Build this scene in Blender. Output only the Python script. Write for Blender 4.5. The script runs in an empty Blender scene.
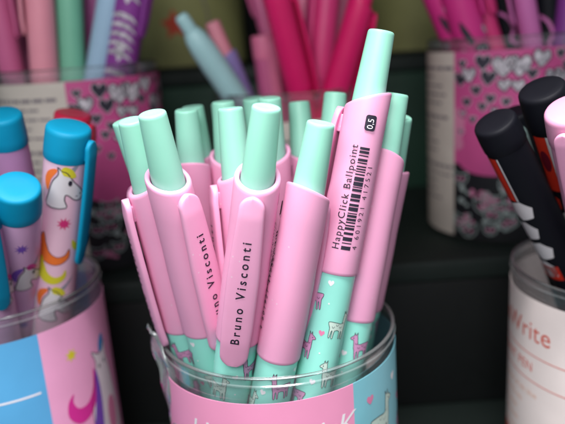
import bpy, bmesh, math, random
from mathutils import Vector, Matrix
from mathutils.geometry import tessellate_polygon
R = math.radians; PI = math.pi
sin, cos = math.sin, math.cos
S = 0.01                      # everything below is written in centimetres
CAMZ = 17.9
C = bpy.context.scene.collection

# ------------------------------------------------------------------ camera
PIT, ROL, FPX = R(15), R(4), 650.0
_f = Vector((0, cos(PIT), -sin(PIT))); _r0 = Vector((1, 0, 0)); _u0 = _r0.cross(_f)
_r = _r0*cos(ROL) - _u0*sin(ROL); _u = _u0*cos(ROL) + _r0*sin(ROL)
def W(px, py, Y):
    """a point in the place, Y cm in front of the lens, seen in direction px,py"""
    v = _f + _r*((px-282.5)/FPX) + _u*((212-py)/FPX)
    return v*(Y/v.y) + Vector((0, 0, CAMZ))
cd = bpy.data.cameras.new('camera'); cam = bpy.data.objects.new('camera', cd); C.objects.link(cam)
cam.matrix_world = Matrix.Translation((0, 0, CAMZ*S)) @ Matrix((_r, _u, -_f)).transposed().to_4x4()
cd.sensor_width = 36; cd.lens = FPX/565*36; cd.clip_start = 0.01; cd.clip_end = 20
cd.dof.use_dof = True; cd.dof.focus_distance = 0.176; cd.dof.aperture_fstop = 9.6
bpy.context.scene.camera = cam

# ------------------------------------------------------------------ materials
def lin(c):
    return tuple(((v/255)/12.92 if v/255 <= .04045 else ((v/255+.055)/1.055)**2.4) for v in c)
MATS = {}
def mat(name, col, rough=.45, sss=0.0, var=.04, bump=.0, coat=0.0, spec=.5, nscale=60, metal=0, vcol2=None, bscale=900):
    m = bpy.data.materials.new(name); m.use_nodes = True; nt = m.node_tree; b = nt.nodes['Principled BSDF']
    col = lin(col)
    tc = nt.nodes.new('ShaderNodeTexCoord')
    n = nt.nodes.new('ShaderNodeTexNoise'); n.inputs['Scale'].default_value = nscale; n.inputs['Detail'].default_value = 5
    nt.links.new(tc.outputs['Object'], n.inputs['Vector'])
    cr = nt.nodes.new('ShaderNodeValToRGB')
    cr.color_ramp.elements[0].position = .3; cr.color_ramp.elements[1].position = .7
    a = tuple(max(0, c*(1-var*2)) for c in col) if vcol2 is None else lin(vcol2)
    cr.color_ramp.elements[0].color = (*a, 1); cr.color_ramp.elements[1].color = (*[min(1, c*(1+var)) for c in col], 1)
    nt.links.new(n.outputs['Fac'], cr.inputs['Fac']); nt.links.new(cr.outputs['Color'], b.inputs['Base Color'])
    mr = nt.nodes.new('ShaderNodeMapRange'); mr.inputs['To Min'].default_value = max(.03, rough-.06); mr.inputs['To Max'].default_value = rough+.08
    n2 = nt.nodes.new('ShaderNodeTexNoise'); n2.inputs['Scale'].default_value = 220; n2.inputs['Detail'].default_value = 4
    nt.links.new(tc.outputs['Object'], n2.inputs['Vector'])
    nt.links.new(n2.outputs['Fac'], mr.inputs['Value']); nt.links.new(mr.outputs['Result'], b.inputs['Roughness'])
    b.inputs['Specular IOR Level'].default_value = spec; b.inputs['Metallic'].default_value = metal
    b.inputs['Coat Weight'].default_value = coat; b.inputs['Coat Roughness'].default_value = .15
    if sss:
        b.inputs['Subsurface Weight'].default_value = sss; b.inputs['Subsurface Radius'].default_value = (1, .6, .6); b.inputs['Subsurface Scale'].default_value = .0012
    if bump:
        n3 = nt.nodes.new('ShaderNodeTexNoise'); n3.inputs['Scale'].default_value = bscale; n3.inputs['Detail'].default_value = 3
        nt.links.new(tc.outputs['Object'], n3.inputs['Vector'])
        bp = nt.nodes.new('ShaderNodeBump'); bp.inputs['Strength'].default_value = bump; bp.inputs['Distance'].default_value = .0001
        nt.links.new(n3.outputs['Fac'], bp.inputs['Height']); nt.links.new(bp.outputs['Normal'], b.inputs['Normal'])
    if sss:
        v = nt.nodes.new('ShaderNodeTexVoronoi'); v.inputs['Scale'].default_value = 330; v.feature = 'F1'
        nt.links.new(tc.outputs['Object'], v.inputs['Vector'])
        lt = nt.nodes.new('ShaderNodeMath'); lt.operation = 'LESS_THAN'; lt.inputs[1].default_value = .085; nt.links.new(v.outputs['Distance'], lt.inputs[0])
        sp_ = nt.nodes.new('ShaderNodeSeparateColor'); nt.links.new(v.outputs['Color'], sp_.inputs[0])
        l2 = nt.nodes.new('ShaderNodeMath'); l2.operation = 'GREATER_THAN'; l2.inputs[1].default_value = .86; nt.links.new(sp_.outputs[0], l2.inputs[0])
        ml = nt.nodes.new('ShaderNodeMath'); ml.operation = 'MULTIPLY'; nt.links.new(lt.outputs[0], ml.inputs[0]); nt.links.new(l2.outputs[0], ml.inputs[1])
        m3 = nt.nodes.new('ShaderNodeMath'); m3.operation = 'MULTIPLY'; m3.inputs[1].default_value = .4; nt.links.new(ml.outputs[0], m3.inputs[0])
        mx = nt.nodes.new('ShaderNodeMix'); mx.data_type = 'RGBA'; mx.inputs[7].default_value = (.75, .7, .72, 1)
        nt.links.new(m3.outputs[0], mx.inputs[0]); nt.links.new(cr.outputs['Color'], mx.inputs[6]); nt.links.new(mx.outputs[2], b.inputs['Base Color'])
    MATS[name] = m; return name
def clear(name, tint=(.93, .95, .95), haze=.03, rough=.07, boost=1.0):
    """thin clear plastic: mostly transparent, glossy towards grazing, a little milky"""
    m = bpy.data.materials.new(name); m.use_nodes = True; nt = m.node_tree; nt.nodes.clear()
    out = nt.nodes.new('ShaderNodeOutputMaterial'); t = nt.nodes.new('ShaderNodeBsdfTransparent'); t.inputs[0].default_value = (*tint, 1)
    g = nt.nodes.new('ShaderNodeBsdfGlossy'); g.inputs['Roughness'].default_value = rough
    fr = nt.nodes.new('ShaderNodeFresnel'); fr.inputs['IOR'].default_value = 1.5
    mu = nt.nodes.new('ShaderNodeMath'); mu.operation = 'MULTIPLY'; mu.inputs[1].default_value = boost; mu.use_clamp = True
    d = nt.nodes.new('ShaderNodeBsdfDiffuse'); d.inputs[0].default_value = (.8, .85, .85, 1)
    tc = nt.nodes.new('ShaderNodeTexCoord'); n = nt.nodes.new('ShaderNodeTexNoise'); n.inputs['Scale'].default_value = 45; n.inputs['Detail'].default_value = 6
    bp = nt.nodes.new('ShaderNodeBump'); bp.inputs['Strength'].default_value = .35; bp.inputs['Distance'].default_value = .0006
    nt.links.new(tc.outputs['Object'], n.inputs['Vector']); nt.links.new(n.outputs['Fac'], bp.inputs['Height'])
    nt.links.new(bp.outputs['Normal'], g.inputs['Normal'])
    m1 = nt.nodes.new('ShaderNodeMixShader'); m1.inputs[0].default_value = haze
    nt.links.new(t.outputs[0], m1.inputs[1]); nt.links.new(d.outputs[0], m1.inputs[2])
    m2 = nt.nodes.new('ShaderNodeMixShader'); nt.links.new(fr.outputs[0], mu.inputs[0]); nt.links.new(mu.outputs[0], m2.inputs[0])
    nt.links.new(m1.outputs[0], m2.inputs[1]); nt.links.new(g.outputs[0], m2.inputs[2]); nt.links.new(m2.outputs[0], out.inputs[0])
    MATS[name] = m; return name

PINK = mat('pink_soft_plastic', (235, 165, 200), .47, .12, .02, .08)
MINT = mat('mint_soft_plastic', (154, 220, 197), .46, .15, .02, .06)
MINTB = mat('mint_printed_barrel', (150, 228, 212), .33, 0, .03)
INK = mat('dark_ink', (38, 32, 50), .5, 0, .1)
WHITEINK = mat('white_ink', (240, 236, 240), .5)
LLAMA = mat('mauve_ink', (204, 146, 186), .45)
LLAMAW = mat('pale_ink', (204, 226, 214), .45)
HEARTP = mat('rose_ink', (226, 130, 170), .45)
METAL = mat('steel_tip', (180, 180, 185), .25, metal=1)
CLEAR = clear('clear_plastic', (.99, .99, .995), .03, .06, .38)
BEAD = clear('clear_rim', (.96, .97, .98), .12, .12, 1.3)
TORN = clear('torn_clear_film', (.85, .92, .92), .3, .15, 2.0)
PAPER = mat('white_paper_label', (246, 232, 228), .5, var=.03)
CREAM = mat('cream_paper_label', (206, 196, 186), .6, var=.05)
LPINK = mat('pink_paper_label', (242, 156, 194), .45, var=.02)
LMINT = mat('pale_blue_paper_label', (132, 200, 214), .45, var=.03)
BLUEP = mat('sky_blue_paper_label', (92, 172, 222), .45, var=.03)
SOFTP = mat('light_pink_paper_label', (238, 168, 206), .45, var=.03)
TURQ = mat('turquoise_plastic', (0, 146, 186), .55, 0.0, spec=.3)
UBODY = mat('light_pink_barrel', (240, 196, 216), .3, 0, .03, coat=.3)
MAUVE = mat('mauve_barrel', (190, 140, 186), .35)
LAVB = mat('lavender_pink_barrel', (224, 176, 216), .35)
GREYC = mat('grey_ink', (150, 150, 165), .5)
ORANGE = mat('orange_ink', (240, 120, 50), .45)
YELLOW = mat('yellow_ink', (214, 204, 50), .45)
STARPK = mat('crimson_pink_ink', (214, 50, 120), .45)
VIOLET = mat('violet_ink', (120, 76, 180), .45)
MAGENTA = mat('magenta_ink', (214, 50, 150), .45)
BLUEINK = mat('blue_ink', (60, 140, 200), .45)
REDP = mat('red_plastic', (214, 40, 78), .35)
HOTPK = mat('hot_pink_paper', (200, 78, 140), .5, var=.06)
NAVY = mat('black_paper', (20, 22, 28), .5, var=.2)
DHEART = mat('charcoal_ink', (44, 40, 56), .5, var=.2)
WHEART = mat('silver_ink', (226, 218, 226), .5, vcol2=(120, 116, 126), nscale=500)
DOODLE = mat('grey_green_ink', (160, 172, 170), .6)
DPINK = mat('dusty_pink_ink', (206, 124, 160), .6)
TXT = mat('print_grey', (120, 110, 118), .6)
REDINK = mat('brick_red_ink', (218, 92, 74), .5)
TANINK = mat('tan_ink', (228, 180, 156), .5)
BLACK = mat('black_plastic', (14, 15, 24), .6, spec=.25, bump=.05)
REDPAN = mat('red_print', (216, 52, 34), .4)
DKRED = mat('dark_red_print', (110, 20, 40), .4)
WPAN = mat('white_print', (226, 220, 224), .4)
GREYG = mat('grey_green_plastic', (128, 150, 146), .45)
KRAFT = mat('olive_kraft_card', (150, 150, 96), .7, var=.1, nscale=30)
STARRED = mat('red_flower_print', (196, 60, 34), .6)
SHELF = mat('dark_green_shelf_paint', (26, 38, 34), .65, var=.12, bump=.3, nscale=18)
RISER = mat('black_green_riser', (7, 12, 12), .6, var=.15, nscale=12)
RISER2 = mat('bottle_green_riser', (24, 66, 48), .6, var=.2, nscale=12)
BACKW = mat('black_back_panel', (12, 14, 16), .7)

# ------------------------------------------------------------------ mesh builder
class MB:
    def __init__(s): s.v = []; s.f = []; s.m = []; s.names = []
    def mi(s, name):
        if name not in s.names: s.names.append(name)
        return s.names.index(name)
    def add(s, vs, fs, m):
        o = len(s.v); s.v += [tuple(p) for p in vs]; k = s.mi(m)
        for f in fs: s.f.append([o+i for i in f]); s.m.append(k)
    def build(s, name, parent=None, sharp=38):
        me = bpy.data.meshes.new(name); me.from_pydata([(x*S, y*S, z*S) for x, y, z in s.v], [], s.f)
        for n in s.names: me.materials.append(MATS[n])
        me.polygons.foreach_set('material_index', s.m); me.polygons.foreach_set('use_smooth', [True]*len(s.f))
        me.update(); me.set_sharp_from_angle(angle=R(sharp))
        o = bpy.data.objects.new(name, me); C.objects.link(o)
        if parent: o.parent = parent
        return o
def lathe(mb, prof, n, m, zf=None, a0=0, a1=2*PI, cx=0, cy=0):
    """prof [(r,z)]; zf(r,z,theta)->z"""
    full = abs(a1-a0-2*PI) < 1e-6; N = n if full else n+1
    vs = []
    for r, z in prof:
        for i in range(N):
            t = a0+(a1-a0)*i/n; vs.append((cx+r*cos(t), cy+r*sin(t), zf(r, z, t) if zf else z))
    fs = []
    for j in range(len(prof)-1):
        for i in range(n):
            k = (i+1) % N if full else i+1
            fs.append((j*N+i, j*N+k, (j+1)*N+k, (j+1)*N+i))
    mb.add(vs, fs, m)
def disc(mb, r, z, n, m):
    mb.add([(r*cos(2*PI*i/n), r*sin(2*PI*i/n), z) for i in range(n)], [tuple(range(n))], m)
def box(mb, c, d, m, bev=.0):
    bm = bmesh.new(); bmesh.ops.create_cube(bm, size=1)
    for v in bm.verts: v.co = Vector((c[0]+v.co.x*d[0], c[1]+v.co.y*d[1], c[2]+v.co.z*d[2]))
    if bev: bmesh.ops.bevel(bm, geom=bm.edges[:], offset=bev, segments=3, affect='EDGES', profile=.5)
    bm.verts.index_update(); mb.add([v.co for v in bm.verts], [[v.index for v in f.verts] for f in bm.faces], m); bm.free()

# ------------------------------------------------------------------ flat print: 2-D outlines laid on a surface
def smooth(pts, k=5, closed=True):
    out = []; n = len(pts)
    for i in range(n if closed else n-1):
        p = [pts[(i+j-1) % n] if closed else pts[min(max(i+j-1, 0), n-1)] for j in range(4)]
        for s in range(k):
            t = s/k
            out.append(tuple(.5*((2*p[1][a])+(-p[0][a]+p[2][a])*t+(2*p[0][a]-5*p[1][a]+4*p[2][a]-p[3][a])*t*t+(-p[0][a]+3*p[1][a]-3*p[2][a]+p[3][a])*t**3) for a in (0, 1)))
    if not closed: out.append(pts[-1])
    return out
def xf(pts, x=0, y=0, s=1, rot=0, sx=1):
    c, q = cos(rot), sin(rot)
    return [(x+s*(c*px*sx-q*py), y+s*(q*px*sx+c*py)) for px, py in pts]
def lay(mb, polys, m, fn, step):
    """polys: list of outlines, or of triangles with shared faces (verts, faces)"""
    bm = bmesh.new()
    for p in polys:
        if isinstance(p, tuple):
            vs = [bm.verts.new((x, y, 0)) for x, y in p[0]]
            for f in p[1]:
                try: bm.faces.new([vs[i] for i in f])
                except ValueError: pass
        else:
            pv = [Vector((x, y, 0)) for x, y in p]; bv = [bm.verts.new(q) for q in pv]
            for tri in tessellate_polygon([pv]):
                try: bm.faces.new([bv[i] for i in tri])
                except ValueError: pass
    if not bm.verts: return
    bmesh.ops.triangulate(bm, faces=[f for f in bm.faces if len(f.verts) > 4])
    x0 = min(v.co.x for v in bm.verts); x1 = max(v.co.x for v in bm.verts)
    x = math.floor(x0/step)*step+step
    while x < x1:
        bmesh.ops.bisect_plane(bm, geom=bm.verts[:]+bm.edges[:]+bm.faces[:], plane_co=(x, 0, 0), plane_no=(1, 0, 0), dist=1e-6); x += step
    bm.verts.index_update()
    mb.add([fn(v.co.x, v.co.y) for v in bm.verts], [[v.index for v in f.verts] for f in bm.faces], m); bm.free()
def stroke(pts, w, closed=False):
    """a ribbon along a line, as (verts, faces)"""
    n = len(pts); vs = []; fs = []
    for i, (x, y) in enumerate(pts):
        a = pts[(i-1) % n] if closed or i > 0 else pts[i]; b = pts[(i+1) % n] if closed or i < n-1 else pts[i]
        dx, dy = b[0]-a[0], b[1]-a[1]; L = math.hypot(dx, dy) or 1; nx, ny = -dy/L*w/2, dx/L*w/2
        vs += [(x+nx, y+ny), (x-nx, y-ny)]
    for i in range(n if closed else n-1):
        j = (i+1) % n; fs.append((2*i, 2*i+1, 2*j+1, 2*j))
    return (vs, fs)
_tc = {}
def text2d(s, size, spacing=1.0, align='CENTER', shear=0, bold=0):
    key = (s, size, spacing, align, shear, bold)
    if key in _tc: return _tc[key]
    cu = bpy.data.curves.new('t', 'FONT'); cu.body = s; cu.size = size; cu.space_character = spacing; cu.align_x = align; cu.shear = shear; cu.offset = bold
    cu.resolution_u = 3
    o = bpy.data.objects.new('t', cu); C.objects.link(o); bpy.context.view_layer.update()
    e = o.evaluated_get(bpy.context.evaluated_depsgraph_get()); me = e.to_mesh()
    r = ([(v.co.x, v.co.y) for v in me.vertices], [tuple(p.vertices) for p in me.polygons])
    e.to_mesh_clear(); bpy.data.objects.remove(o); bpy.data.curves.remove(cu)
    _tc[key] = r; return r
def txf(t, x=0, y=0, rot=0):
    return (xf(t[0], x, y, 1, rot), t[1])
def cyl(rad, a0, z0, eps=.006, cx=0, cy=0):
    """2-D (u to the viewer's right, v up) laid on a cylinder"""
    def fn(u, v):
        t = a0+u/rad; return (cx+(rad+eps)*cos(t), cy+(rad+eps)*sin(t), z0+v)
    return fn
def rect(x, y, w, h): return [(x-w/2, y-h/2), (x+w/2, y-h/2), (x+w/2, y+h/2), (x-w/2, y+h/2)]
def rrect(x, y, w, h, r, k=4):
    o = []
    for cx, cy, a in ((x+w/2-r, y+h/2-r, 0), (x-w/2+r, y+h/2-r, 90), (x-w/2+r, y-h/2+r, 180), (x+w/2-r, y-h/2+r, 270)):
        for i in range(k+1): t = R(a+90*i/k); o.append((cx+r*cos(t), cy+r*sin(t)))
    return o
def star(x, y, ro, ri, n, rot=0): return [(x+(ro if i % 2 == 0 else ri)*cos(rot+PI*i/n), y+(ro if i % 2 == 0 else ri)*sin(rot+PI*i/n)) for i in range(2*n)]
def oval(x, y, a, b, n=20, rot=0): return xf([(a*cos(2*PI*i/n), b*sin(2*PI*i/n)) for i in range(n)], x, y, 1, rot)
HEART = [(0, -.5), (.25, -.28), (.48, 0), (.5, .25), (.38, .44), (.2, .46), (.06, .36), (0, .22), (-.06, .36), (-.2, .46), (-.38, .44), (-.5, .25), (-.48, 0), (-.25, -.28)]
LLAMA_P = [(.02, .98), (.0, .92), (.08, .88), (.14, .84), (.15, .5), (.18, .36), (.2, .0), (.27, 0), (.29, .3), (.33, .3), (.35, .02), (.41, .02), (.43, .32), (.66, .32), (.68, 0), (.75, 0), (.76, .3), (.8, .28), (.82, .02), (.88, .02), (.9, .4), (.95, .52), (1.0, .66), (.9, .70), (.6, .68), (.36, .66), (.33, .95), (.31, 1.06), (.32, 1.22), (.27, 1.12), (.22, 1.1), (.19, 1.22), (.16, 1.08), (.1, 1.05)]
def llama(mb, fn, fn2, x, y, s, m, flip=False, rot=0):
    p = smooth(xf([(a-.5, b-.6) for a, b in LLAMA_P], x, y, s, rot, -1 if flip else 1), 2)
    lay(mb, [p], m, fn, .07)
    lay(mb, [stroke(p, .018*s+.004, True)], INK, fn2, .07)
    lay(mb, [xf(oval(-.36, .36, .025, .03, 8), x, y, s, rot, -1 if flip else 1)], INK, fn2, .07)
    for a, b in ((-.1, -.1), (.08, -.02), (.25, -.12), (-.22, .1)):
        lay(mb, [stroke(xf(smooth([(a-.06, b+.03), (a-.02, b-.03), (a+.03, b-.03), (a+.06, b+.03)], 2, False), x, y, s, rot, -1 if flip else 1), .012)], INK, fn2, .07)

# ------------------------------------------------------------------ object helpers
def tag(o, label, cat, group=None, kind=None):
    if label: o['label'] = label
    if cat: o['category'] = cat
    if group: o['group'] = group
    if kind: o['kind'] = kind
    return o
def empty(name):
    o = bpy.data.objects.new(name, None); o.empty_display_size = .01; C.objects.link(o); return o
def kids(o): return [c for c in bpy.data.objects if c.parent == o]
def copy_tree(o, parent=None):
    c = o.copy(); C.objects.link(c)
    if parent: c.parent = parent
    for ch in kids(o): copy_tree(ch, c)
    return c
def pose(o, top, tip, az):
    """stand a pen on its tip, leaning towards top, clip turned to world azimuth az"""
    a = (Vector(top)-Vector(tip)).normalized()
    x = Vector((cos(R(az)), sin(R(az)), 0)); x = (x-a*x.dot(a)).normalized(); y = a.cross(x)
    m = Matrix((x, y, a)).transposed().to_4x4(); m.translation = Vector(tip)*S
    o.matrix_world = m

# ------------------------------------------------------------------ click pen
PL = 13.7                     # tip to centre of the slanted mouth
def clip_part(m, z0, z1, base_r, parent, text=None, w0=.31, w1=.44, name='clip', bow=.05, so=.05, m_ink=INK, th=.2):
    mb = MB(); n = 44; vs = []; fs = []; K = 16
    Lc = z0-z1
    for i in range(n+1):
        # stations crowd towards both rounded ends
        t = .5-.5*cos(PI*i/n); z = z0-Lc*t
        w = w0+(w1-w0)*min(1, t/.45)**.8 - .05*max(0, (t-.75)/.25)
        d0 = t*Lc; d1 = (1-t)*Lc
        for d, rr in ((d0, w0*.95), (d1, .30)):
            if d < rr: w *= max(.12, math.sqrt(max(0, 1-((rr-d)/rr)**2))) if rr == w0*.95 else max(.45, math.sqrt(max(0, 1-((rr-d)/rr)**2*.8)))
        off = base_r+.02+(so)*min(1, t/.10)+bow*sin(PI*t) - (so*.9)*max(0, (t-.85)/.15)
        for k in range(K):
            a = 2*PI*k/K; ca, sa = cos(a), sin(a)
            px = (abs(ca)**.45)*(1 if ca >= 0 else -1); py = (abs(sa)**.45)*(1 if sa >= 0 else -1)
            yy = w*py
            vs.append((off+th/2+px*th/2 - .28*yy*yy, yy, z))
    for i in range(n):
        for k in range(K):
            q = (k+1) % K; fs.append((i*K+k, (i+1)*K+k, (i+1)*K+q, i*K+q))
    fs.append(tuple(range(K))); fs.append(tuple(reversed([n*K+k for k in range(K)])))
    mb.add(vs, fs, m)
    # bridge to the barrel
    box(mb, (base_r+.05, 0, z0-.45), (.26, w0*1.1, .5), m, .04)
    if text:
        def surf(e):
            def fn(u, v):
                t = (z0-v)/Lc
                off = base_r+.02+so*min(1, t/.10)+bow*sin(PI*t)-(so*.9)*max(0, (t-.85)/.15)
                return (off+th-.28*u*u+e, u, v)
            return fn
        t = text2d(text, .34, 1.5, 'LEFT', 0, .006)
        pts = [(-(y-.11), x+z1+.78) for x, y in t[0]]
        lay(mb, [(pts, t[1])], m_ink, surf(.006), .08)
    return mb.build(name, parent, 50)

def make_click_pen(name, m_up, m_low, m_btn, prints=True, label=None, seed=0):
    rnd = random.Random(seed)
    root = empty(name)
    s_ = .27; slant = lambda r, z, t: z - s_*(r/.62)*cos(t) if z > PL-2.2 else z
    up = MB(); b = PL-5.0
    prof = [(.50, b+.25), (.50, b+.02), (.56, b), (.615, b), (.64, b+.03), (.645, b+.1), (.64, b+2.2), (.62, PL-2.19), (.618, PL-1.0), (.618, PL-.10), (.61, PL-.045), (.592, PL-.012), (.565, PL), (.52, PL), (.495, PL-.012), (.478, PL-.045), (.472, PL-.1), (.47, PL-1.2)]
    lathe(up, prof, 64, m_up, slant)
    if prints:
        rad = .63; A = R(112)
        zt = PL-4.25
        def on(e): return cyl(.64, A, 0, e)
        # maker's line, bar code with digits, size mark; all read upwards
        def up_text(s, size, u, z, m=INK, sp=1.15, e=.010, bold=0):
            t = text2d(s, size, sp, 'LEFT', 0, bold); lay(up, [([(u-y, z+x) for x, y in t[0]], t[1])], m, on(e), .06)
        up_text('HappyClick Ballpoint', .275, -.12, zt, sp=1.24, bold=.002)
        up_text('4 601921 417521', .22, .42, zt+.05, sp=1.55, e=.010)
        z = zt+.02
        while z < zt+2.95:
            w = rnd.choice((.03, .04, .07, .11)); lay(up, [rect(.08, z+w/2, .27, w)], INK, on(.010), .06); z += w+rnd.choice((.028, .03, .05, .07))
        lay(up, [rrect(.10, zt+3.6, .30, .42, .07)], INK, on(.009), .06)
        up_text('0,5', .24, .18, zt+3.43, WHITEINK, 1.0, .014)
    up.build('upper_barrel', root)
    lo = MB()
    prof = [(.0, -.0), (.10, .0), (.14, .25), (.2, .8), (.3, 1.3), (.44, 1.9), (.54, 2.6), (.585, 3.4), (.60, 4.4), (.60, b-.001)]
    lathe(lo, prof[:4], 32, METAL); lathe(lo, prof[3:], 48, m_low)
    if prints:
        fn, fn2 = cyl(.60, 0, 0, .005), cyl(.60, 0, 0, .009)
        cols = [(.57, LLAMA), (1.52, LLAMAW), (2.47, LLAMA), (3.42, LLAMAW)]
        for ci, (u, m_) in enumerate(cols):
            for r_ in range(4):
                z = 8.0-r_*1.5-(.75 if ci % 2 else 0)
                llama(lo, fn, fn2, u, z, .68, m_, flip=(ci+r_) % 2 == 1, rot=rnd.uniform(-.12, .12))
                hx = u+.47; lay(lo, [smooth(xf(HEART, hx, z+.45, .17, rnd.uniform(-.3, .3)), 2)], HEARTP if r_ % 2 else WHITEINK, fn, .06)
                lay(lo, [oval(hx+.05, z-.15, .025, .025, 8)], WHITEINK, fn, .06)
    lo.build('lower_barrel', root)
    bt = MB(); h = PL+1.85
    lathe(bt, [(.455, PL-1.5), (.45, PL-.2), (.44, PL+.2), (.372, h-.10), (.366, h-.05), (.35, h-.015), (.325, h), (.27, h), (.2, h-.012), (.0, h-.018)], 40, m_btn)
    bt.build('clicker', root)
    clip_part(m_up, PL-.34, PL-5.45, .61, root, 'Bruno Visconti' if prints else None)
    return root

GP = 'pink and mint click pens crowded in the centre cup'
PENS = [
('C', (-0.572,16.591,14.477), (-3.247,18.541,1.183), 266, 'pink pen whose clip faces the viewer with the maker name in full'),
('E', (0.729,16.866,13.925), (-2.396,17.648,0.609), 50, 'front pink pen with smooth barrel, right of the clip with the full name'),
('B', (-3.045,17.338,14.436), (-1.954,20.032,1.048), 313, 'front left pink pen with open round mouth and clip splayed to its right'),
('B1', (-3.801,18.236,14.197), (-2.746,20.896,0.800), 204, 'front pink pen with its clip curving along the left edge of the bunch'),
('K', (-4.20,20.0,14.0), (-1.35,21.9,0.75), 150, 'pink pen behind the leftmost one, only an edge of its mint clicker showing'),
('H', (-1.272,18.892,14.197), (-1.106,18.532,0.503), 196, 'second row pink pen, between the splayed clip and the full-name clip'),
('I1', (-2.882,21.079,14.042), (-3.204,22.102,0.384), 90, 'back left pen of the bunch, wide mint clicker in a slanted pink mouth'),
('I2', (-2.727,22.332,14.015), (-2.269,23.046,0.341), 175, 'rear pen with a pointed pink mouth corner, half behind the wide clicker'),
('H2', (-1.697,21.547,14.162), (-1.757,21.848,0.466), 300, 'back row pen whose mint clicker peeks out left behind the second row clicker'),
('H3', (-1.781,23.108,14.000), (-1.081,23.452,0.322), 210, 'rearmost pen seen as a thin sliver of mint clicker left of centre'),
('J1', (-0.612,22.530,14.140), (0.184,23.546,0.501), 60, 'back row pen, left of two touching clickers behind the full-name pen'),
('J2', (-0.201,21.282,14.219), (-0.531,22.190,0.553), 240, 'back row pen, right of two touching clickers behind the full-name pen'),
('K1', (0.855,22.509,13.878), (0.970,20.340,0.351), 320, 'back row pen with a lone mint clicker below the crimson pens'),
('F', (2.614,18.290,16.093), (-0.653,17.011,2.850), 158, 'tallest pink pen, leaning right, with bar code and product line facing the viewer'),
('G', (3.128,18.993,14.302), (-0.056,17.612,1.049), 60, 'pink pen leaning right just behind the bar code pen, clicker at its right'),
('M', (3.455,20.089,13.556), (1.153,22.765,0.319), 110, 'rightmost pink pen of the bunch, mostly hidden behind its neighbour'),
('N', (1.770,21.330,14.216), (-0.007,19.113,0.814), 60, 'back row pen with a mint clicker showing left of the bar code pen mouth'),
]
proto = make_click_pen('click_pen', PINK, MINTB, MINT)
for i, (k, top, tip, az, lab) in enumerate(PENS):
    o = proto if i == 0 else copy_tree(proto)
    pose(o, top, tip, az); tag(o, lab, 'pen', GP)

# ------------------------------------------------------------------ cups
def make_cup(name, cx, cy, z0, H, RAD=3.9, label_fn=None, gap=.85, tilt=0, tilt_a=0):
    root = empty(name); root.location = (cx*S, cy*S, z0*S)
    sh = MB()
    lathe(sh, [(.01, 0), (RAD-.35, 0), (RAD-.1, .03), (RAD-.01, .15), (RAD, .3), (RAD, H-.12), (RAD-.1, H-.12), (RAD-.1, .32), (RAD-.4, .18), (.01, .18)], 128, CLEAR)
    sh.build('clear_wall', root)
    rm = MB(); prof = [(RAD-.045+.06*cos(t), H-.06+.045*sin(t)) for t in [2*PI*i/12 for i in range(13)]]
    lathe(rm, prof, 128, BEAD); lathe(rm, [(RAD-.005, H-.36), (RAD+.03, H-.33), (RAD+.035, H-.28), (RAD-.005, H-.25)], 128, BEAD); rm.build('rim', root)
    lb = MB()
    top = lambda t: H-gap+tilt*cos(t-tilt_a)
    label_fn(lb, RAD+.02, top, H)
    lb.build('paper_label', root)
    return root
def sheet(mb, rad, t0, t1, top, m, z0=.25, bot=None, n=None):
    n = n or max(6, int(abs(t1-t0)/(2*PI)*160)); vs = []; fs = []
    for i in range(n+1):
        t = t0+(t1-t0)*i/n
        zb = bot(t) if bot else z0; zt = top(t)
        for z in (zb, zb*.5+zt*.5, zt): vs.append((rad*cos(t), rad*sin(t), z))
    for i in range(n):
        for j in (0, 1): fs.append((i*3+j, i*3+3+j, i*3+4+j, i*3+1+j))
    # thickness at the top edge
    k = len(vs)
    for i in range(n+1):
        t = t0+(t1-t0)*i/n; vs.append(((rad-.015)*cos(t), (rad-.015)*sin(t), top(t)))
    for i in range(n): fs.append((i*3+2, i*3+5, k+i+1, k+i))
    mb.add(vs, fs, m)

def centre_label(mb, rad, top, H):
    a_split = R(303)
    sheet(mb, rad, R(150), a_split, top, LPINK); sheet(mb, rad, a_split, R(510), top, LMINT)
    z = top(R(270))
    fn = cyl(rad, R(263.5), z, .006)
    t = text2d('Happy CLicK', 1.0, 1.0, 'CENTER', .25)
    # the writing follows the slightly oblique edge of the paper
    pts = [(x, y-1.52+.03*x) for x, y in t[0]]
    lay(mb, [(pts, t[1])], WHITEINK, fn, .2)
    t = text2d('Ballpoint pen', .6, 1.1); lay(mb, [([(x, y-2.4+.085*x) for x, y in t[0]], t[1])], WHITEINK, fn, .2)
    for th, dz, s, f in ((322, -1.75, 1.25, True), (350, -3.2, 1.2, False), (318, -4.2, 1.2, False), (345, -6, 1.2, True), (20, -1.6, 1.2, True), (60, -3, 1.2, False), (100, -1.8, 1.2, True)):
        f1, f2 = cyl(rad, R(th), top(R(th)), .006), cyl(rad, R(th), top(R(th)), .010)
        llama(mb, f1, f2, 0, dz, s, LLAMAW if f else LLAMA, flip=f)
    for th, dz, m_ in ((313, -.85, HEARTP), (335, -.8, WHITEINK), (345, -1.9, HEARTP), (330, -3.1, WHITEINK), (310, -2.9, HEARTP)):
        lay(mb, [smooth(xf(HEART, 0, dz, .3), 3)], m_, cyl(rad, R(th), top(R(th)), .006), .1)

cup = make_cup('pen_cup', -.43, 20.3, 0, 8.73, label_fn=centre_label, gap=.80, tilt=.16, tilt_a=R(0))
tag(cup, 'clear cup with pink label and pale blue llama strip, holding the pink and mint pens', 'pen cup')
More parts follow.
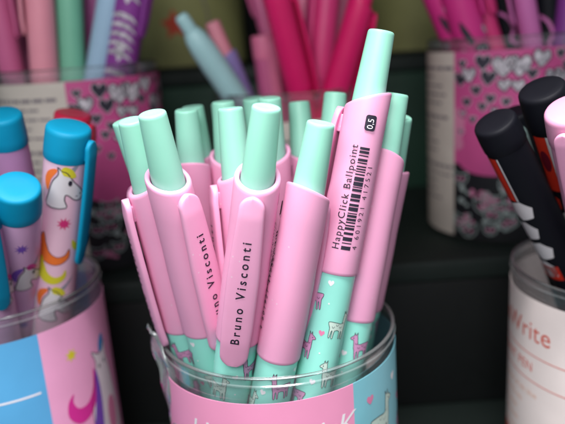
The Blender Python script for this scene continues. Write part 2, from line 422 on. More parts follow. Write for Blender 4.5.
# a torn, curled flap of the clear wrap stands off the left of the centre cup
fl = MB(); vs = []; fs = []
rows, cols_ = 14, 8
base_pts = [W(145, 332, 19.3), W(151, 350, 19.1), W(158, 380, 18.9), W(166, 412, 18.8), W(172, 430, 18.8)]
for i in range(rows+1):
    t = i/rows*(len(base_pts)-1); k = min(int(t), len(base_pts)-2); p = base_pts[k].lerp(base_pts[k+1], t-k)
    wdt = .42+.3*sin(PI*min(1, i/rows*1.1))
    for j in range(cols_+1):
        s = j/cols_; ang = -1.2+2.9*s
        vs.append((p.x+.43+(-.0+wdt*s)*.9-.43+.05*sin(i*1.3), p.y-.35*sin(ang*1.1)+.1*sin(i*.9+j), p.z+.18*sin(s*PI)*(1 if i < 3 else .2)+.08*sin(j*2.1)*(i < 2)))
for i in range(rows):
    for j in range(cols_): fs.append((i*(cols_+1)+j, i*(cols_+1)+j+1, (i+1)*(cols_+1)+j+1, (i+1)*(cols_+1)+j))
loc = cup.location/S
fl.add([(x-loc.x, y-loc.y, z) for x, y, z in vs], fs, TORN)
fo = fl.build('torn_wrap', cup); sm = fo.modifiers.new('thick', 'SOLIDIFY'); sm.thickness = .0003
fo['label'] = 'torn curled flap of clear plastic wrap'

# left cup with unicorn label
UHEAD = [(.0, 0), (.05, .5), (.16, .95), (.34, 1.25), (.30, 1.5), (.44, 1.38), (.62, 1.32), (.86, 1.0), (1.12, .72), (1.26, .5), (1.22, .34), (1.06, .27), (.9, .32), (.74, .46), (.62, .5), (.6, .3), (.66, 0)]
def unicorn_head(mb, f1, f2, x, y, s, mane=(ORANGE, YELLOW), horn=GREYC, sx=1, rot=0):
    q = lambda p: xf(p, x, y, s, rot, sx)
    hp = smooth(q(UHEAD), 3)
    lay(mb, [q([(.60, 1.36), (1.22, 1.95), (.76, 1.24)])], horn, f1, .06)
    lay(mb, [hp], WPAN, f1, .06); lay(mb, [stroke(hp, .03*s+.006, True)], INK, f2, .06)
    lay(mb, [smooth(q([(.42, 1.42), (.55, 1.55), (.78, 1.45), (.92, 1.2), (.8, 1.14), (.62, 1.2), (.5, 1.24)]), 3)], mane[1], f2, .06)
    lay(mb, [smooth(q([(.0, .55), (.1, 1.0), (.3, 1.35), (.2, 1.42), (-.05, 1.25), (-.16, .9)]), 3)], mane[0], f2, .06)
    lay(mb, [smooth(q(oval(.74, .95, .07, .11, 12)), 1)], INK, f2, .06)
    lay(mb, [q(oval(1.14, .52, .03, .04, 8)), q(stroke(smooth([(.92, .46), (1.0, .4), (1.12, .42)], 3, False), .03)[0]) if False else q(oval(1.0, .44, .05, .015, 8))], INK, f2, .06)
def taper(pts, ws, k=5):
    c = smooth(pts, k, False); n = len(c); Lf = []; Rt = []
    for i, (x, y) in enumerate(c):
        a = c[max(i-1, 0)]; b = c[min(i+1, n-1)]; dx, dy = b[0]-a[0], b[1]-a[1]; L = math.hypot(dx, dy) or 1
        t = i/(n-1)*(len(ws)-1); q = min(int(t), len(ws)-2); w = (ws[q]+(ws[q+1]-ws[q])*(t-q))/2
        Lf.append((x-dy/L*w, y+dx/L*w)); Rt.append((x+dy/L*w, y-dx/L*w))
    return Lf+Rt[::-1]
SWOOSH = taper([(0, .75), (.02, .3), (.2, -.02), (.55, -.12), (.82, .06), (.86, .34)], [.04, .36, .4, .3, .18, .01], 4)
def left_label(mb, rad, top, H):
    sp = R(311)
    sheet(mb, rad, sp-R(200), sp, top, BLUEP); sheet(mb, rad, sp, sp+R(160), top, SOFTP)
    zt = top(R(330))
    lay(mb, [star(0, -1.25, .27, .12, 7)], YELLOW, cyl(rad, R(327), zt, .006), .2)
    # white rule on the blue field
    lay(mb, [rect(-1.3, -2.1, 2.6, .07)], WHITEINK, cyl(rad, R(308), zt, .006), .2)
    t = text2d('FunWrite', 1.1); lay(mb, [txf(t, 0, -4.2)], WHITEINK, cyl(rad, R(280), zt, .006), .2)
    f1, f2 = cyl(rad, R(339), zt, .006), cyl(rad, R(339), zt, .010)
    f3 = cyl(rad, R(339), zt, .014)
    body = smooth([(-.1, -5.6), (-.25, -4.6), (-.2, -3.6), (.1, -2.7), (.3, -2.1), (.12, -1.62), (.5, -1.85), (.8, -1.82), (1.12, -1.55), (1.1, -2.1), (1.3, -2.9), (1.5, -4.2), (1.6, -5.6)], 3)
    lay(mb, [body], WPAN, f1, .2); lay(mb, [stroke(body, .035, True)], INK, f2, .2)
    lay(mb, [smooth([(.62, -1.84), (.66, -1.5), (.86, -1.25), (1.05, -1.3), (1.0, -1.62), (.84, -1.85)], 3)], BLUEINK, f2, .2)
    lay(mb, [smooth([(.1, -2.2), (-.05, -2.9), (-.4, -3.35), (-.85, -3.35), (-1.05, -3.0), (-.98, -2.7), (-1.25, -2.95), (-1.3, -3.5), (-.9, -3.95), (-.4, -3.9), (.0, -3.5), (.2, -2.8)], 3)], MAGENTA, f2, .2)
    lay(mb, [smooth([(.2, -2.3), (.05, -3.2), (-.2, -4.2), (-.5, -4.7), (-.95, -4.8), (-1.15, -4.4), (-1.3, -4.9), (-1.1, -5.5), (-.5, -5.8), (.1, -5.2), (.3, -4.2), (.35, -3.1)], 3)], VIOLET, f3, .2)
    lay(mb, [smooth([(.8, -3.9), (.65, -4.4), (.7, -5.1), (1.0, -5.4), (1.25, -5.0), (1.3, -4.3), (1.1, -3.9)], 3)], DPINK, f3, .2)
    lay(mb, [oval(.5, -2.35, .05, .09, 10), oval(.88, -2.3, .05, .09, 10)], INK, f3, .2)
cup = make_cup('pen_cup', -11.07, 23.1, 0, 9.76, label_fn=left_label, gap=.9)
tag(cup, 'clear cup with a sky blue and light pink unicorn label', 'pen cup')

def right_label(mb, rad, top, H):
    sheet(mb, rad, R(60), R(420), top, PAPER)
    zt = top(0)
    f = lambda a: cyl(rad, R(a), zt, .006)
    def txt(s, size, a, dy, m, align='LEFT', slope=0, sp=1.0, bold=0):
        t = text2d(s, size, sp, align, 0, bold); lay(mb, [([(x, y+dy+slope*x) for x, y in t[0]], t[1])], m, f(a), .2)
    txt('FunWrite', 1.0, 150, -1.55, REDINK, sp=1.04)
    lay(mb, [rect(0, -2.12, 9, .035)], REDINK, f(200), .2)
    txt('BALLPOINT PEN', .50, 143, -2.78, REDINK, sp=1.05)
    lay(mb, [rect(0, -3.15, 9, .035)], REDINK, f(200), .2)
    for j, s in enumerate(('Colour of ink: blue', 'Line 0,5 mm', '24 pieces', 'Soft touch', 'Do not freeze')):
        txt(s, .30, 168, -3.75-j*.48, TANINK)
    lay(mb, [stroke(rrect(0, -4.9, 2.4, 2.0, .4), .04, True)], TANINK, f(237), .2)
    lay(mb, [rrect(0, -6.4, 2.6, .9, .2)], REDINK, f(178), .2)
cup = make_cup('pen_cup', 12.27, 22.1, 0, 9.25, label_fn=right_label, gap=.75)
tag(cup, 'clear cup with a white label lettered in red, holding black pens', 'pen cup')

# the two cups on the step behind: hearts above, doodles on black below
def heart_label(aw0, aw1, ap1, seed):
    def g(mb, rad, top, H):
        rnd = random.Random(seed)
        sheet(mb, rad, aw0, aw1, top, CREAM, bot=lambda t: .25)
        mid = lambda t: 3.9
        sheet(mb, rad, aw1, ap1, top, HOTPK, bot=mid); sheet(mb, rad, aw1, ap1, mid, NAVY)
        sheet(mb, rad, ap1, aw0+2*PI, top, HOTPK, bot=mid); sheet(mb, rad, ap1, aw0+2*PI, mid, NAVY)
        zt = top(0)
        # small print: word-length dashes, seen only as grey lines
        w_ = (aw1-aw0)*rad
        for j in range(15):
            y = -.75-j*.42-(.25 if j > 4 else 0)-(.3 if j > 9 else 0); x = .3; lim = w_*(.9 if j % 5 == 0 else rnd.uniform(.55, .85))
            hh = .16 if j % 5 == 0 else .10
            while x < lim:
                wd = rnd.uniform(.2, .6); lay(mb, [rect(x+wd/2, y, wd, hh)], TXT, cyl(rad, aw0, zt, .006), .25); x += wd+.1
        f1, f2 = cyl(rad, aw1, zt, .006), cyl(rad, aw1, zt, .010)
        HS = [(.45, -.45, .35, 0), (1.45, -.4, .62, 0), (2.35, -.62, .85, 1), (3.05, -.62, .85, 1), (4.0, -.35, .7, 1), (4.9, -.2, .4, 0), (.35, -1.15, .55, 0), (.8, -.95, .6, 1), (1.7, -1.1, .6, 0), (2.4, -1.45, .5, 1), (3.0, -1.5, .5, 1), (3.6, -1.0, .42, 0), (1.15, -1.65, .42, 0), (1.8, -2.05, .4, 0), (.7, -2.2, .38, 0), (1.45, -2.4, .36, 0), (2.5, -2.2, .36, 0), (.5, -2.75, .3, 1), (1.0, -3.0, .3, 0), (2.0, -2.6, .3, 1), (4.6, -1.2, .7, 1), (5.3, -.8, .5, 0), (4.1, -1.9, .45, 0), (3.3, -2.5, .4, 0), (5.0, -2.2, .5, 1), (2.9, -3.2, .35, 0), (3.9, -3.0, .35, 1), (5.9, -.5, .6, 1), (6.0, -1.6, .5, 0), (5.6, -2.9, .4, 0), (6.8, -.6, .5, 0), (6.9, -1.8, .6, 1), (.4, -3.6, .25, 0), (1.6, -3.4, .28, 0)]
        for x, y, s, k in HS+[(x_+4.1, y_-.35, s_, k_) for x_, y_, s_, k_ in HS[6:20]]:
            s *= 1.15
            p = smooth(xf(HEART, x, y-.1, s, rnd.uniform(-.15, .15)), 3)
            lay(mb, [p], WHEART if k else DHEART, f1, .2)
            lay(mb, [stroke(p, .035 if not k else .06, True)], DHEART if k else WHEART, f2, .2)
        # a pale figure and a rounded hem
        lay(mb, [smooth([(.05, -2.7), (.5, -2.75), (.6, -3.3), (.45, -3.9), (.5, -4.4), (.05, -4.5)], 3)], DPINK, f1, .2)
        lay(mb, [smooth([(.5, 3.9-zt+.1), (.8, 3.9-zt-.35), (2.0, 3.9-zt-.5), (3.2, 3.9-zt-.35), (3.5, 3.9-zt+.1)], 3)], HOTPK, f1, .2)
        # doodled faces and dots on the black field
        for j in range(64):
            x = rnd.uniform(.3, 7.5); y = rnd.uniform(.6, 3.3); s = rnd.uniform(.28, .45)
            fa, fb = cyl(rad, aw1, 0, .006), cyl(rad, aw1, 0, .010)
            if j % 2 == 0:
                p = smooth([(x-s, y+s*.9), (x-s*.5, y+s*.6), (x+s*.5, y+s*.6), (x+s, y+s*.9), (x+s*.9, y-.2*s), (x, y-s*.8), (x-s*.9, y-.2*s)], 3)
                lay(mb, [stroke(p, .06, True)], DOODLE, fa, .2); lay(mb, [oval(x-.35*s, y, .09, .09, 8), oval(x+.35*s, y, .09, .09, 8)], DPINK, fb, .2)
                lay(mb, [stroke(smooth([(x-.3*s, y-.35*s), (x, y-.5*s), (x+.3*s, y-.35*s)], 3, False), .05)], DOODLE, fb, .2)
            else:
                lay(mb, [oval(x, y, .2, .14, 10, rnd.uniform(0, 3)), oval(x+.3, y-.2, .1, .1, 8)], DPINK if j % 4 == 1 else DOODLE, fa, .2)
    return g
Z2, Z3 = 7.55, 16.25
cupBL = make_cup('pen_cup', -9.65, 33.2, Z2, 9.7, label_fn=heart_label(R(205), R(276.5), R(400), 4), gap=.6)
tag(cupBL, 'clear cup with heart label and wide cream text panel, back left', 'pen cup')
cupBR = make_cup('pen_cup', 11.75, 33.2, Z2, 9.75, label_fn=heart_label(R(160), R(214), R(350), 9), gap=.6)
tag(cupBR, 'clear cup with pink heart label and narrow cream strip, back right', 'pen cup')
def mid_label(mb, rad, top, H):
    sheet(mb, rad, R(60), R(420), top, CREAM)
    rnd = random.Random(3)
    for j in range(9):
        x = -3
        while x < 3:
            wd = rnd.uniform(.2, .6); lay(mb, [rect(x+wd/2, -.9-j*.5, wd, .12)], TXT, cyl(rad, R(275), top(0), .006), .25); x += wd+.12
cupM = make_cup('pen_cup', .9, 33.6, Z2, 7.9, label_fn=mid_label, gap=1.3)
tag(cupM, 'clear cup with beige label behind the centre bunch, holding crimson pens', 'pen cup')
def kraft_label(star_on):
    def g(mb, rad, top, H):
        sheet(mb, rad, R(60), R(420), top, KRAFT)
        if star_on:
            t = smooth(star(0, 0, .95, .5, 5, R(95)), 3)
            lay(mb, [t], STARRED, cyl(rad, R(265), 2.9, .006), .2)
            lay(mb, [stroke(smooth([(-2.2, -1), (-2.5, .5), (-2.1, 2), (-2.5, 3.5)], 4, False), .12), stroke(smooth([(1.7, -2.5), (2.0, -1), (1.7, .5), (2.1, 2)], 4, False), .1)], TXT, cyl(rad, R(268), 4.2, .006), .2)
        else:
            lay(mb, [rect(-.6, 1.6, 2.6, .16), rect(-.6, .9, 1.8, .12)], TXT, cyl(rad, R(255), 4.2, .006), .2)
    return g
c = make_cup('pen_cup', -5.7, 47.3, Z3, 10.5, label_fn=kraft_label(True), gap=.8)
tag(c, 'cup with an olive label and red flower, on the highest step at left', 'pen cup')
c = make_cup('pen_cup', 10.6, 47.3, Z3, 10.5, label_fn=kraft_label(False), gap=.8)
tag(c, 'cup with a plain olive label, on the highest step at right', 'pen cup')

# ------------------------------------------------------------------ capped pens
def make_capped_pen(name, r, L, plug, m_body, m_cap, clip_len, prints=None, clip_m=None):
    root = empty(name)
    b = MB(); lathe(b, [(.0, 0), (.1, 0), (.16, .5), (.34, 1.1), (r*.92, 1.9), (r*.97, 2.6), (r*.98, L-plug)], 48, m_body)
    if prints: prints(b, r*.98)
    b.build('barrel', root)
    c_ = MB(); z0 = L-plug
    lathe(c_, [(r*.9, z0), (r*1.0, z0), (r*1.02, z0+.03), (r*1.03, z0+.3), (r*1.0, L-.16), (r*.985, L-.08), (r*.93, L-.02), (r*.86, L), (r*.5, L-.01), (.0, L-.015)], 48, m_cap)
    c_.build('end_cap', root)
    if clip_len: clip_part(clip_m or m_cap, L-.25, L-.25-clip_len, r*1.0, root, None, w0=.27, w1=.29, bow=.03, so=.06, th=.16)
    return root
def unicorn_prints(L):
    def g(mb, r):
        f1, f2 = cyl(r, 0, 0, .006), cyl(r, 0, 0, .010)
        z = L-.95
        for k in range(3):
            zz = z-k*4.6
            unicorn_head(mb, f1, f2, -.5, zz-1.62, .95)
            lay(mb, [star(.12, zz-2.22, .25, .12, 9)], STARPK, f1, .06)
            lay(mb, [xf(SWOOSH, -.62, zz-3.5, 1.1, -.1)], ORANGE, f1, .06); lay(mb, [stroke(xf(SWOOSH, -.62, zz-3.5, 1.1, -.1), .02, True)], INK, f2, .06)
            lay(mb, [xf(SWOOSH, -.58, zz-4.35, 1.0, -.05)], YELLOW, f2, .06)
            lay(mb, [xf(SWOOSH, .62, zz-3.3, .6, .4)], YELLOW, f1, .06)
            for u in (2.2,): unicorn_head(mb, f1, f2, u, zz-3.4, .7)
        lay(mb, [rect(-.72, L/2, .1, L-4)], WPAN, f1, .06)
    return g
def star_prints(L, m1=VIOLET):
    def g(mb, r):
        f1, f2 = cyl(r, 0, 0, .006), cyl(r, 0, 0, .010)
        for k in range(3):
            zz = L-.95-k*4.2
            lay(mb, [star(.1, zz-1.2, .24, .1, 9)], m1, f1, .06)
            unicorn_head(mb, f1, f2, -.1, zz-3.3, .8, (VIOLET, MAGENTA))
            lay(mb, [star(1.6, zz-2, .2, .09, 9), star(-1.5, zz-2.6, .2, .09, 9)], STARPK, f1, .06)
    return g
def stand(o, top, low, L, az, zmin=.3):
    """place a pen: centre of its top end at `top`, axis through `low`"""
    d = (Vector(top)-Vector(low)).normalized(); tip = Vector(top)-d*L
    pose(o, top, tip, az); return tip
L1 = 15.5
u = make_capped_pen('capped_pen', .70, L1, 1.05, UBODY, TURQ, 4.6, unicorn_prints(L1))
tag(u, 'capped pen with turquoise end, unicorn and orange mane on a light pink barrel', 'pen')
# clip to the right of the prints: the barrel prints face the viewer at pen azimuth 0 turned by -75
def turn_prints(root, ang):
    for ch in kids(root):
        if ch.name.startswith('clip'): ch.rotation_euler[2] = ang
turn_prints(u, R(62))
stand(u, W(69, 126, 20.4), W(55, 290, 21.8), L1, 285)
v = make_capped_pen('capped_pen', .70, L1, 1.1, LAVB, TURQ, 4.6, star_prints(L1))
turn_prints(v, R(-85)); stand(v, W(17, 186, 19.1), W(20, 300, 21.9), L1, 290)
tag(v, 'capped pen with bright turquoise end and violet star, nearest in the left cup', 'pen')
w = make_capped_pen('capped_pen', .66, L1, 1.1, MAUVE, TURQ, 4.6, star_prints(L1, VIOLET))
turn_prints(w, R(-100)); stand(w, W(1, 114, 21.5), W(32, 250, 23.4), L1, 295)
tag(w, 'capped pen with turquoise end on a mauve barrel, at the left edge behind', 'pen')
x_ = make_capped_pen('capped_pen', .66, L1, 1.1, MAUVE, REDP, 4.6, star_prints(L1, STARPK))
turn_prints(x_, R(60)); stand(x_, W(73, 113, 24.0), W(60, 280, 25.0), L1, 290)
tag(x_, 'capped pen with a red end, behind the orange mane pen in the left cup', 'pen')
# two more turquoise clipped pens low at the left edge
y_ = make_capped_pen('capped_pen', .62, 13.2, 1.1, LAVB, TURQ, 3.9, star_prints(13.2))
turn_prints(y_, R(0)); stand(y_, W(-24, 196, 18.7), W(-1, 318, 20.8), 13.2, 308)
tag(y_, 'low capped pen at the left edge of the frame, its turquoise clip leaning right', 'pen')

# black pens on the right
def hexp(x, y, s, rot=0): return [(x+s*cos(rot+PI*i/3), y+s*sin(rot+PI*i/3)) for i in range(6)]
def black_prints(L, variant):
    def g(mb, r):
        k_ = .33/r if variant == 0 else .1
        f1, f2 = cyl(r, k_, 0, .006), cyl(r, k_, 0, .011)
        z = L-(.95 if variant == 0 else 1.35)
        if variant == 0:      # stripes and hexagons run down the left side
            lay(mb, [rect(-.95, z-.95, .34, 1.8)], REDPAN, f1, .06); lay(mb, [rect(-1.2, z-.95, .12, 1.8), rect(-.72, z-.95, .05, 1.8)], WPAN, f1, .06)
            for k in range(4):
                lay(mb, [hexp(-.8-.15*(k % 2), z-2.3-k*.95, .44, .3)], WPAN, f1, .06)
                lay(mb, [hexp(-1.6, z-2.7-k*.95, .34, .3)], WPAN, f1, .06)
            lay(mb, [rect(-.9, z-5.3, .8, .7)], REDPAN, f1, .06)
        else:
            lay(mb, [rect(-.62, z-1.1, .42, 2.2)], REDPAN, f1, .06); lay(mb, [oval(-.62, z-.95, .17, .42)], DKRED, f2, .06)
            lay(mb, [rect(.35, z-1.1, 1.5, 2.2)], WPAN, f1, .06)
            lay(mb, [stroke([(.08, z-.35), (-.08, z-.4), (-.02, z-1.55)], .07)], INK, f2, .06)
            lay(mb, [oval(.7, z-.9, .25, .35)], INK, f2, .06)
            for k in range(5):
                for q in range(4):
                    lay(mb, [hexp(-.95+q*.86+.43*(k % 2), z-2.75-k*.78, .42, .5)], WPAN if (k*2+q) % 5 else REDPAN, f1, .06)
    return g
L2 = 15.0
a_ = make_capped_pen('capped_pen', .66, L2, .9, BLACK, BLACK, 0, black_prints(L2, 0))
stand(a_, W(494, 121, 19.6), W(566, 266, 21.3), L2, 248)
tag(a_, 'black capped pen with white hexagons down its left side, leaning left in the right cup', 'pen')
b_ = make_capped_pen('capped_pen', .70, L2, 1.3, BLACK, BLACK, 0, black_prints(L2, 1))
stand(b_, W(541, 88, 19.6), W(590, 245, 21.5), L2, 250)
tag(b_, 'black capped pen with a red panel and white field, at the right edge', 'pen')
c_ = make_capped_pen('capped_pen', .62, L2, 1.2, BLACK, BLACK, 4.2, black_prints(L2, 0), GREYG)
turn_prints(c_, R(0)); stand(c_, W(513, 112, 22.2), W(556, 250, 23.0), L2, 250)
tag(c_, 'black capped pen with a grey green clip, between the two larger black pens', 'pen')
pk = make_capped_pen('capped_pen', .78, 15.0, 1.0, PINK, PINK, 3.2)
turn_prints(pk, R(-40)); stand(pk, W(573, 108, 17.9), W(607, 290, 20.4), 15.0, 262)
tag(pk, 'bright pink pen with a rounded end, at the right edge before the black pens', 'pen')

# ------------------------------------------------------------------ pens in the cups on the step behind
def behind(kind, top, low, az, label, mats, L=15.5, r=.6):
    """top: centre of the pen's upper end, low: where it meets the cup mouth (kept inside the wall)"""
    top = Vector(top); low = Vector(low); d = (top-low).normalized()
    cc = min(((-9.65, 33.2), (11.75, 33.2), (.9, 33.6)), key=lambda c: (c[0]-low.x)**2+(c[1]-low.y)**2)
    rr = (.62 if kind == 'click' else r)+.12
    def clamp(p, lim):
        v = Vector((p.x-cc[0], p.y-cc[1])); k = min(1, lim/max(v.length, 1e-6)); return Vector((cc[0]+v.x*k, cc[1]+v.y*k, p.z))
    low2 = clamp(low, 3.75-rr); tip = low2-d*((low2.z-Z2-.4)/d.z); tip = clamp(tip, 3.5-rr)
    d = (low2-tip).normalized(); top = low2+d*(top-low).length; low = low2
    if kind == 'click':
        o = make_click_pen('click_pen', *mats, False); d = (Vector(top)-Vector(low)).normalized()
        T = Vector(top)-d*1.85; pose(o, T, T-d*PL, az)
    else:
        o = make_capped_pen('capped_pen', r, L, 1.2, mats[0], mats[1], 4.4, mats[2] if len(mats) > 2 else None)
        turn_prints(o, R(70)); stand(o, top, low, L, az)
    tag(o, label, 'pen'); return o
ROSE = mat('dusty_rose_plastic', (206, 100, 148), .45)
SALM = mat('salmon_pink_plastic', (236, 152, 170), .45)
TEAL = mat('sea_green_plastic', (122, 192, 162), .45)
PALEB = mat('pale_blue_plastic', (164, 196, 222), .45)
ORCH = mat('orchid_plastic', (204, 110, 176), .45)
PURP = mat('purple_plastic', (140, 60, 150), .45)
LILAC = mat('lilac_plastic', (154, 140, 204), .45)
ICE = mat('ice_blue_plastic', (170, 212, 216), .42)
CRIM = mat('crimson_plastic', (222, 26, 104), .4)
CRIM2 = mat('raspberry_plastic', (216, 60, 126), .42)
RPINK = mat('rose_pink_plastic', (230, 124, 162), .42)
FUCH = mat('fuchsia_plastic', (214, 50, 136), .42)
def leaf_prints(mb, r):
    f1 = cyl(r, 0, 0, .006)
    for k in range(5):
        z = 15-.9-k*2.6
        for s in range(5):
            zz = z-s*.42
            lay(mb, [smooth([(-.75, zz-.1), (-.3, zz+.28), (.35, zz+.24), (.72, zz-.16), (.3, zz+.04), (-.3, zz+.07)], 3)], WHEART, f1, .08)
        lay(mb, [smooth([(-.12, z-1.3), (.1, z-.9), (.3, z-1.35), (.1, z-1.9)], 3)], WHEART, f1, .08)
def dot_prints(mb, r):
    rnd = random.Random(5); f1, f2 = cyl(r, 0, 0, .006), cyl(r, 0, 0, .010)
    for k in range(60):
        z = rnd.uniform(4, 14); uu = rnd.uniform(-1.8, 1.8)
        if k % 5 == 0: lay(mb, [smooth(xf(HEART, uu, z, .5), 2)], WHEART, f1, .08)
        elif k % 5 == 1: lay(mb, [smooth(xf(HEART, uu, z, .38), 2)], DHEART, f2, .08)
        else: lay(mb, [oval(uu, z, .08, .08, 8)], DHEART, f1, .08)
    for k in range(3):
        lay(mb, [smooth([(-.35, 11-k*3), (-.1, 10.5-k*3), (.05, 9.9-k*3), (-.15, 9.8-k*3), (-.4, 10.5-k*3)], 3)], DHEART, f2, .08)
        lay(mb, [smooth(oval(.3, 9.4-k*3, .42, .36, 14), 1)], DHEART, f2, .08); lay(mb, [oval(.2, 9.5-k*3, .07, .07, 8), oval(.45, 9.45-k*3, .07, .07, 8)], WHEART, cyl(r, 0, 0, .014), .08)
def swirl_prints(mb, r):
    f1 = cyl(r, 0, 0, .006)
    for k in range(4):
        z = 13-k*2.6
        lay(mb, [stroke(smooth([(-.5, z+.9), (-.1, z+.6), (.1, z), (-.1, z-.5), (.3, z-.8), (.6, z-.4), (.4, z-.1)], 4, False), .16)], ORCHI, f1, .08)
ORCHI = ORCH
# back left cup
behind('capped', W(-16, -70, 31.2), W(12, 70, 31.9), 280, 'dusty rose pen, leftmost in the heart cup at back left', (ROSE, ROSE))
behind('capped', W(34, -75, 30.8), W(45, 74, 31.3), 130, 'salmon pink pen with a side clip, in the heart cup at back left', (SALM, SALM), r=.66)
behind('capped', W(66, -70, 31.6), W(73, 74, 31.9), 60, 'sea green pen standing nearly upright in the heart cup', (TEAL, TEAL), r=.62)
behind('capped', W(96, -72, 34.0), W(92, 72, 34.4), 90, 'orchid pink pen behind the pale blue one in the heart cup', (ORCH, ORCH))
behind('capped', W(124, -72, 30.9), W(98, 74, 31.7), 60, 'pale blue pen leaning right in the heart cup', (PALEB, PALEB), r=.62)
behind('capped', W(150, -75, 30.6), W(126, 74, 31.4), 262, 'purple pen with a white leaf pattern, rightmost in the heart cup', (PURP, PURP, leaf_prints), r=.78)
behind('capped', W(10, -75, 34.2), W(22, 70, 34.6), 60, 'second dusty rose pen, behind the salmon pink one', (ROSE, ROSE), r=.55)
# middle cup
behind('capped', W(168, -6, 32.6), W(247, 122, 33.6), 60, 'x', (ICE, ICE)) if False else None
behind('click', W(212, 22, 34.0), W(243, 100, 34.6), 150, 'lilac pen with a salmon clicker, left in the beige cup', (LILAC, LILAC, SALM))
o = empty('click_pen')   # slim ice-blue pen with shoulders
mb = MB(); LL = 15.4
lathe(mb, [(.0, 0), (.12, 0), (.3, .9), (.52, 2.4), (.60, 4), (.62, 12.6), (.60, 13.6), (.52, 14.2), (.40, 14.5), (.36, 14.55)], 40, ICE); mb.build('barrel', o)
mb = MB(); lathe(mb, [(.34, 14.5), (.33, 15.2), (.30, 15.33), (.22, 15.4), (0, 15.41)], 32, ICE); mb.build('clicker', o)
clip_part(ICE, 14.2, 9.4, .60, o, None, w0=.2, w1=.26)
stand(o, W(180, 15, 30.9), W(246, 112, 32.2), LL, 120)
tag(o, 'ice blue click pen leaning far left out of the beige cup', 'pen')
behind('click', W(262, -62, 29.6), W(301, 96, 31.2), 20, 'crimson pen, leaning left, first of the crimson ones', (CRIM, CRIM, CRIM))
behind('click', W(306, -70, 33.6), W(299, 98, 34.0), 250, 'rose pink pen between the first two crimson ones', (RPINK, RPINK, RPINK))
behind('click', W(334, -70, 32.2), W(317, 96, 32.4), 200, 'raspberry pen in the middle of the beige cup', (CRIM2, CRIM2, CRIM))
behind('click', W(379, -42, 29.8), W(336, 104, 31.0), 10, 'crimson pen leaning right, last of the crimson ones', (CRIM, CRIM, CRIM))
behind('capped', W(262, 35, 34.5), W(274, 120, 34.7), 230, 'short dusty rose pen left of the crimson ones', (ROSE, RPINK), L=12.5, r=.6)
behind('capped', W(240, -75, 36.2), W(282, 90, 36.0), 60, 'thin rose pen at the rear, leaning left behind the crimson pen', (ROSE, ROSE), r=.45)
behind('capped', W(352, -60, 35.6), W(328, 92, 35.8), 60, 'rear rose pen, behind the right leaning crimson one', (RPINK, RPINK), r=.55)
behind('capped', W(283, 20, 35.8), W(289, 92, 35.8), 60, 'low crimson pen hidden behind the first crimson one', (CRIM2, CRIM), L=13, r=.6)
# back right cup
behind('capped', W(384, -80, 31.6), W(437, 44, 32.0), 268, 'pink pen with hearts and dashes, leaning left in the right heart cup', (FUCH, FUCH, dot_prints), r=.66)
behind('capped', W(425, -80, 31.0), W(462, 42, 31.2), 262, 'thick fuchsia pen with a doodled face in the right heart cup', (FUCH, FUCH, dot_prints), r=.80)
behind('capped', W(452, -80, 32.2), W(492, 40, 32.4), 230, 'plain hot pink pen, between patterned and black ones in the right heart cup', (CRIM2, CRIM2), r=.5)
behind('capped', W(490, -80, 33.0), W(512, 38, 33.2), 255, 'black pen with a purple swirl in the right heart cup', (BLACK, BLACK, swirl_prints), r=.72)
behind('capped', W(505, -80, 31.4), W(531, 38, 31.6), 90, 'magenta pen right of the swirl pattern one', (ORCH, ORCH), r=.5)
behind('capped', W(545, -80, 32.2), W(549, 36, 32.4), 255, 'black pen at the right end of the right heart cup', (BLACK, BLACK, swirl_prints), r=.6)
behind('capped', W(580, -80, 31.6), W(566, 34, 31.8), 255, 'dark purple pen at the frame edge in the right heart cup', (PURP, PURP), r=.6)

for o in bpy.data.objects:
    if o.parent or o.type != 'EMPTY': continue
    if o.get('category') == 'pen cup': o['group'] = 'clear pen cups on the display steps'
    elif o.get('category') == 'pen' and not o.get('group'):
        x, y = o.location.x/S, o.location.y/S
        o['group'] = ('pens in the unicorn cup' if x < -6 else 'pens in the white labelled cup') if y < 28 else 'pens in the cups on the step behind'
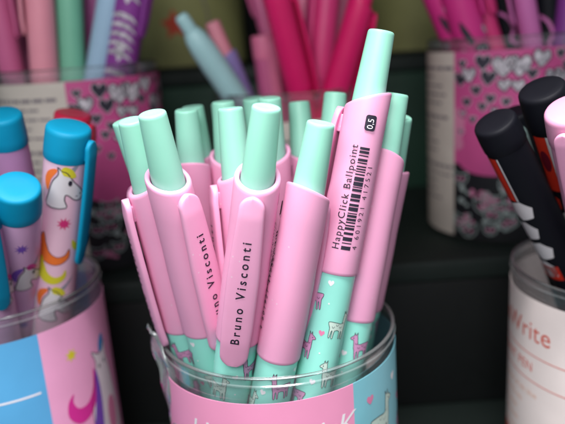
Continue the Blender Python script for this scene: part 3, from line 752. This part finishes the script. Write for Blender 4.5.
# ------------------------------------------------------------------ the display: three steps of a dark shelf
def slab(name, label, y0, y1, z0, z1, m, lip=None, x=42):
    mb = MB(); box(mb, (0, (y0+y1)/2, (z0+z1)/2), (2*x, y1-y0, z1-z0), m, .15)
    o = mb.build(name); tag(o, None, None, kind='structure'); return o
slab('shelf', '', -4, 60, -1.6, 0, SHELF)
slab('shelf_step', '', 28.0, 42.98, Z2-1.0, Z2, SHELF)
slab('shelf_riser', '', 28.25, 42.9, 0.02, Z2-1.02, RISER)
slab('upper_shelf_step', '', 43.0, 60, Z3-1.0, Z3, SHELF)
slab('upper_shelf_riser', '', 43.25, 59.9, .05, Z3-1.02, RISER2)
slab('back_panel', '', 60.1, 61.5, -1.6, 52, BACKW)
slab('unseen_shade_shelf', '', 14.8, 60, 31, 32.4, BACKW)  # unseen board put in overhead to shade the tallest and rear pens

# ------------------------------------------------------------------ light: shop lamp above, added fill light in front, soft room light
wd = bpy.data.worlds.new('World'); bpy.context.scene.world = wd; wd.use_nodes = True
bg = wd.node_tree.nodes['Background']; bg.inputs[0].default_value = (.80, .92, 1.0, 1); bg.inputs[1].default_value = .27
def area(name, loc, target, size, sizey, power, col):
    l = bpy.data.lights.new(name, 'AREA'); l.shape = 'RECTANGLE'; l.size = size*S; l.size_y = sizey*S; l.energy = power; l.color = col
    o = bpy.data.objects.new(name, l); C.objects.link(o); o.location = Vector(loc)*S
    o.rotation_euler = (Vector(target)-Vector(loc)).to_track_quat('-Z', 'Y').to_euler(); return o
area('ceiling_or_fill_lamp', (0, 6, 60), (1, 17, 14), 18, 11, 5.6, (1.0, .97, .98))
area('ceiling_or_fill_lamp', (-6, -16, 36), (1, 20, 8), 24, 16, 1.55, (1.0, .99, 1.0))  # fill light added in front to brighten the upright barrels

sc = bpy.context.scene
sc.view_settings.view_transform = 'Standard'; sc.view_settings.look = 'None'; sc.view_settings.exposure = 0; sc.view_settings.gamma = 1
sc.cycles.max_bounces = 10; sc.cycles.transparent_max_bounces = 24; sc.cycles.use_denoising = True
sc.cycles.caustics_reflective = False; sc.cycles.caustics_refractive = False
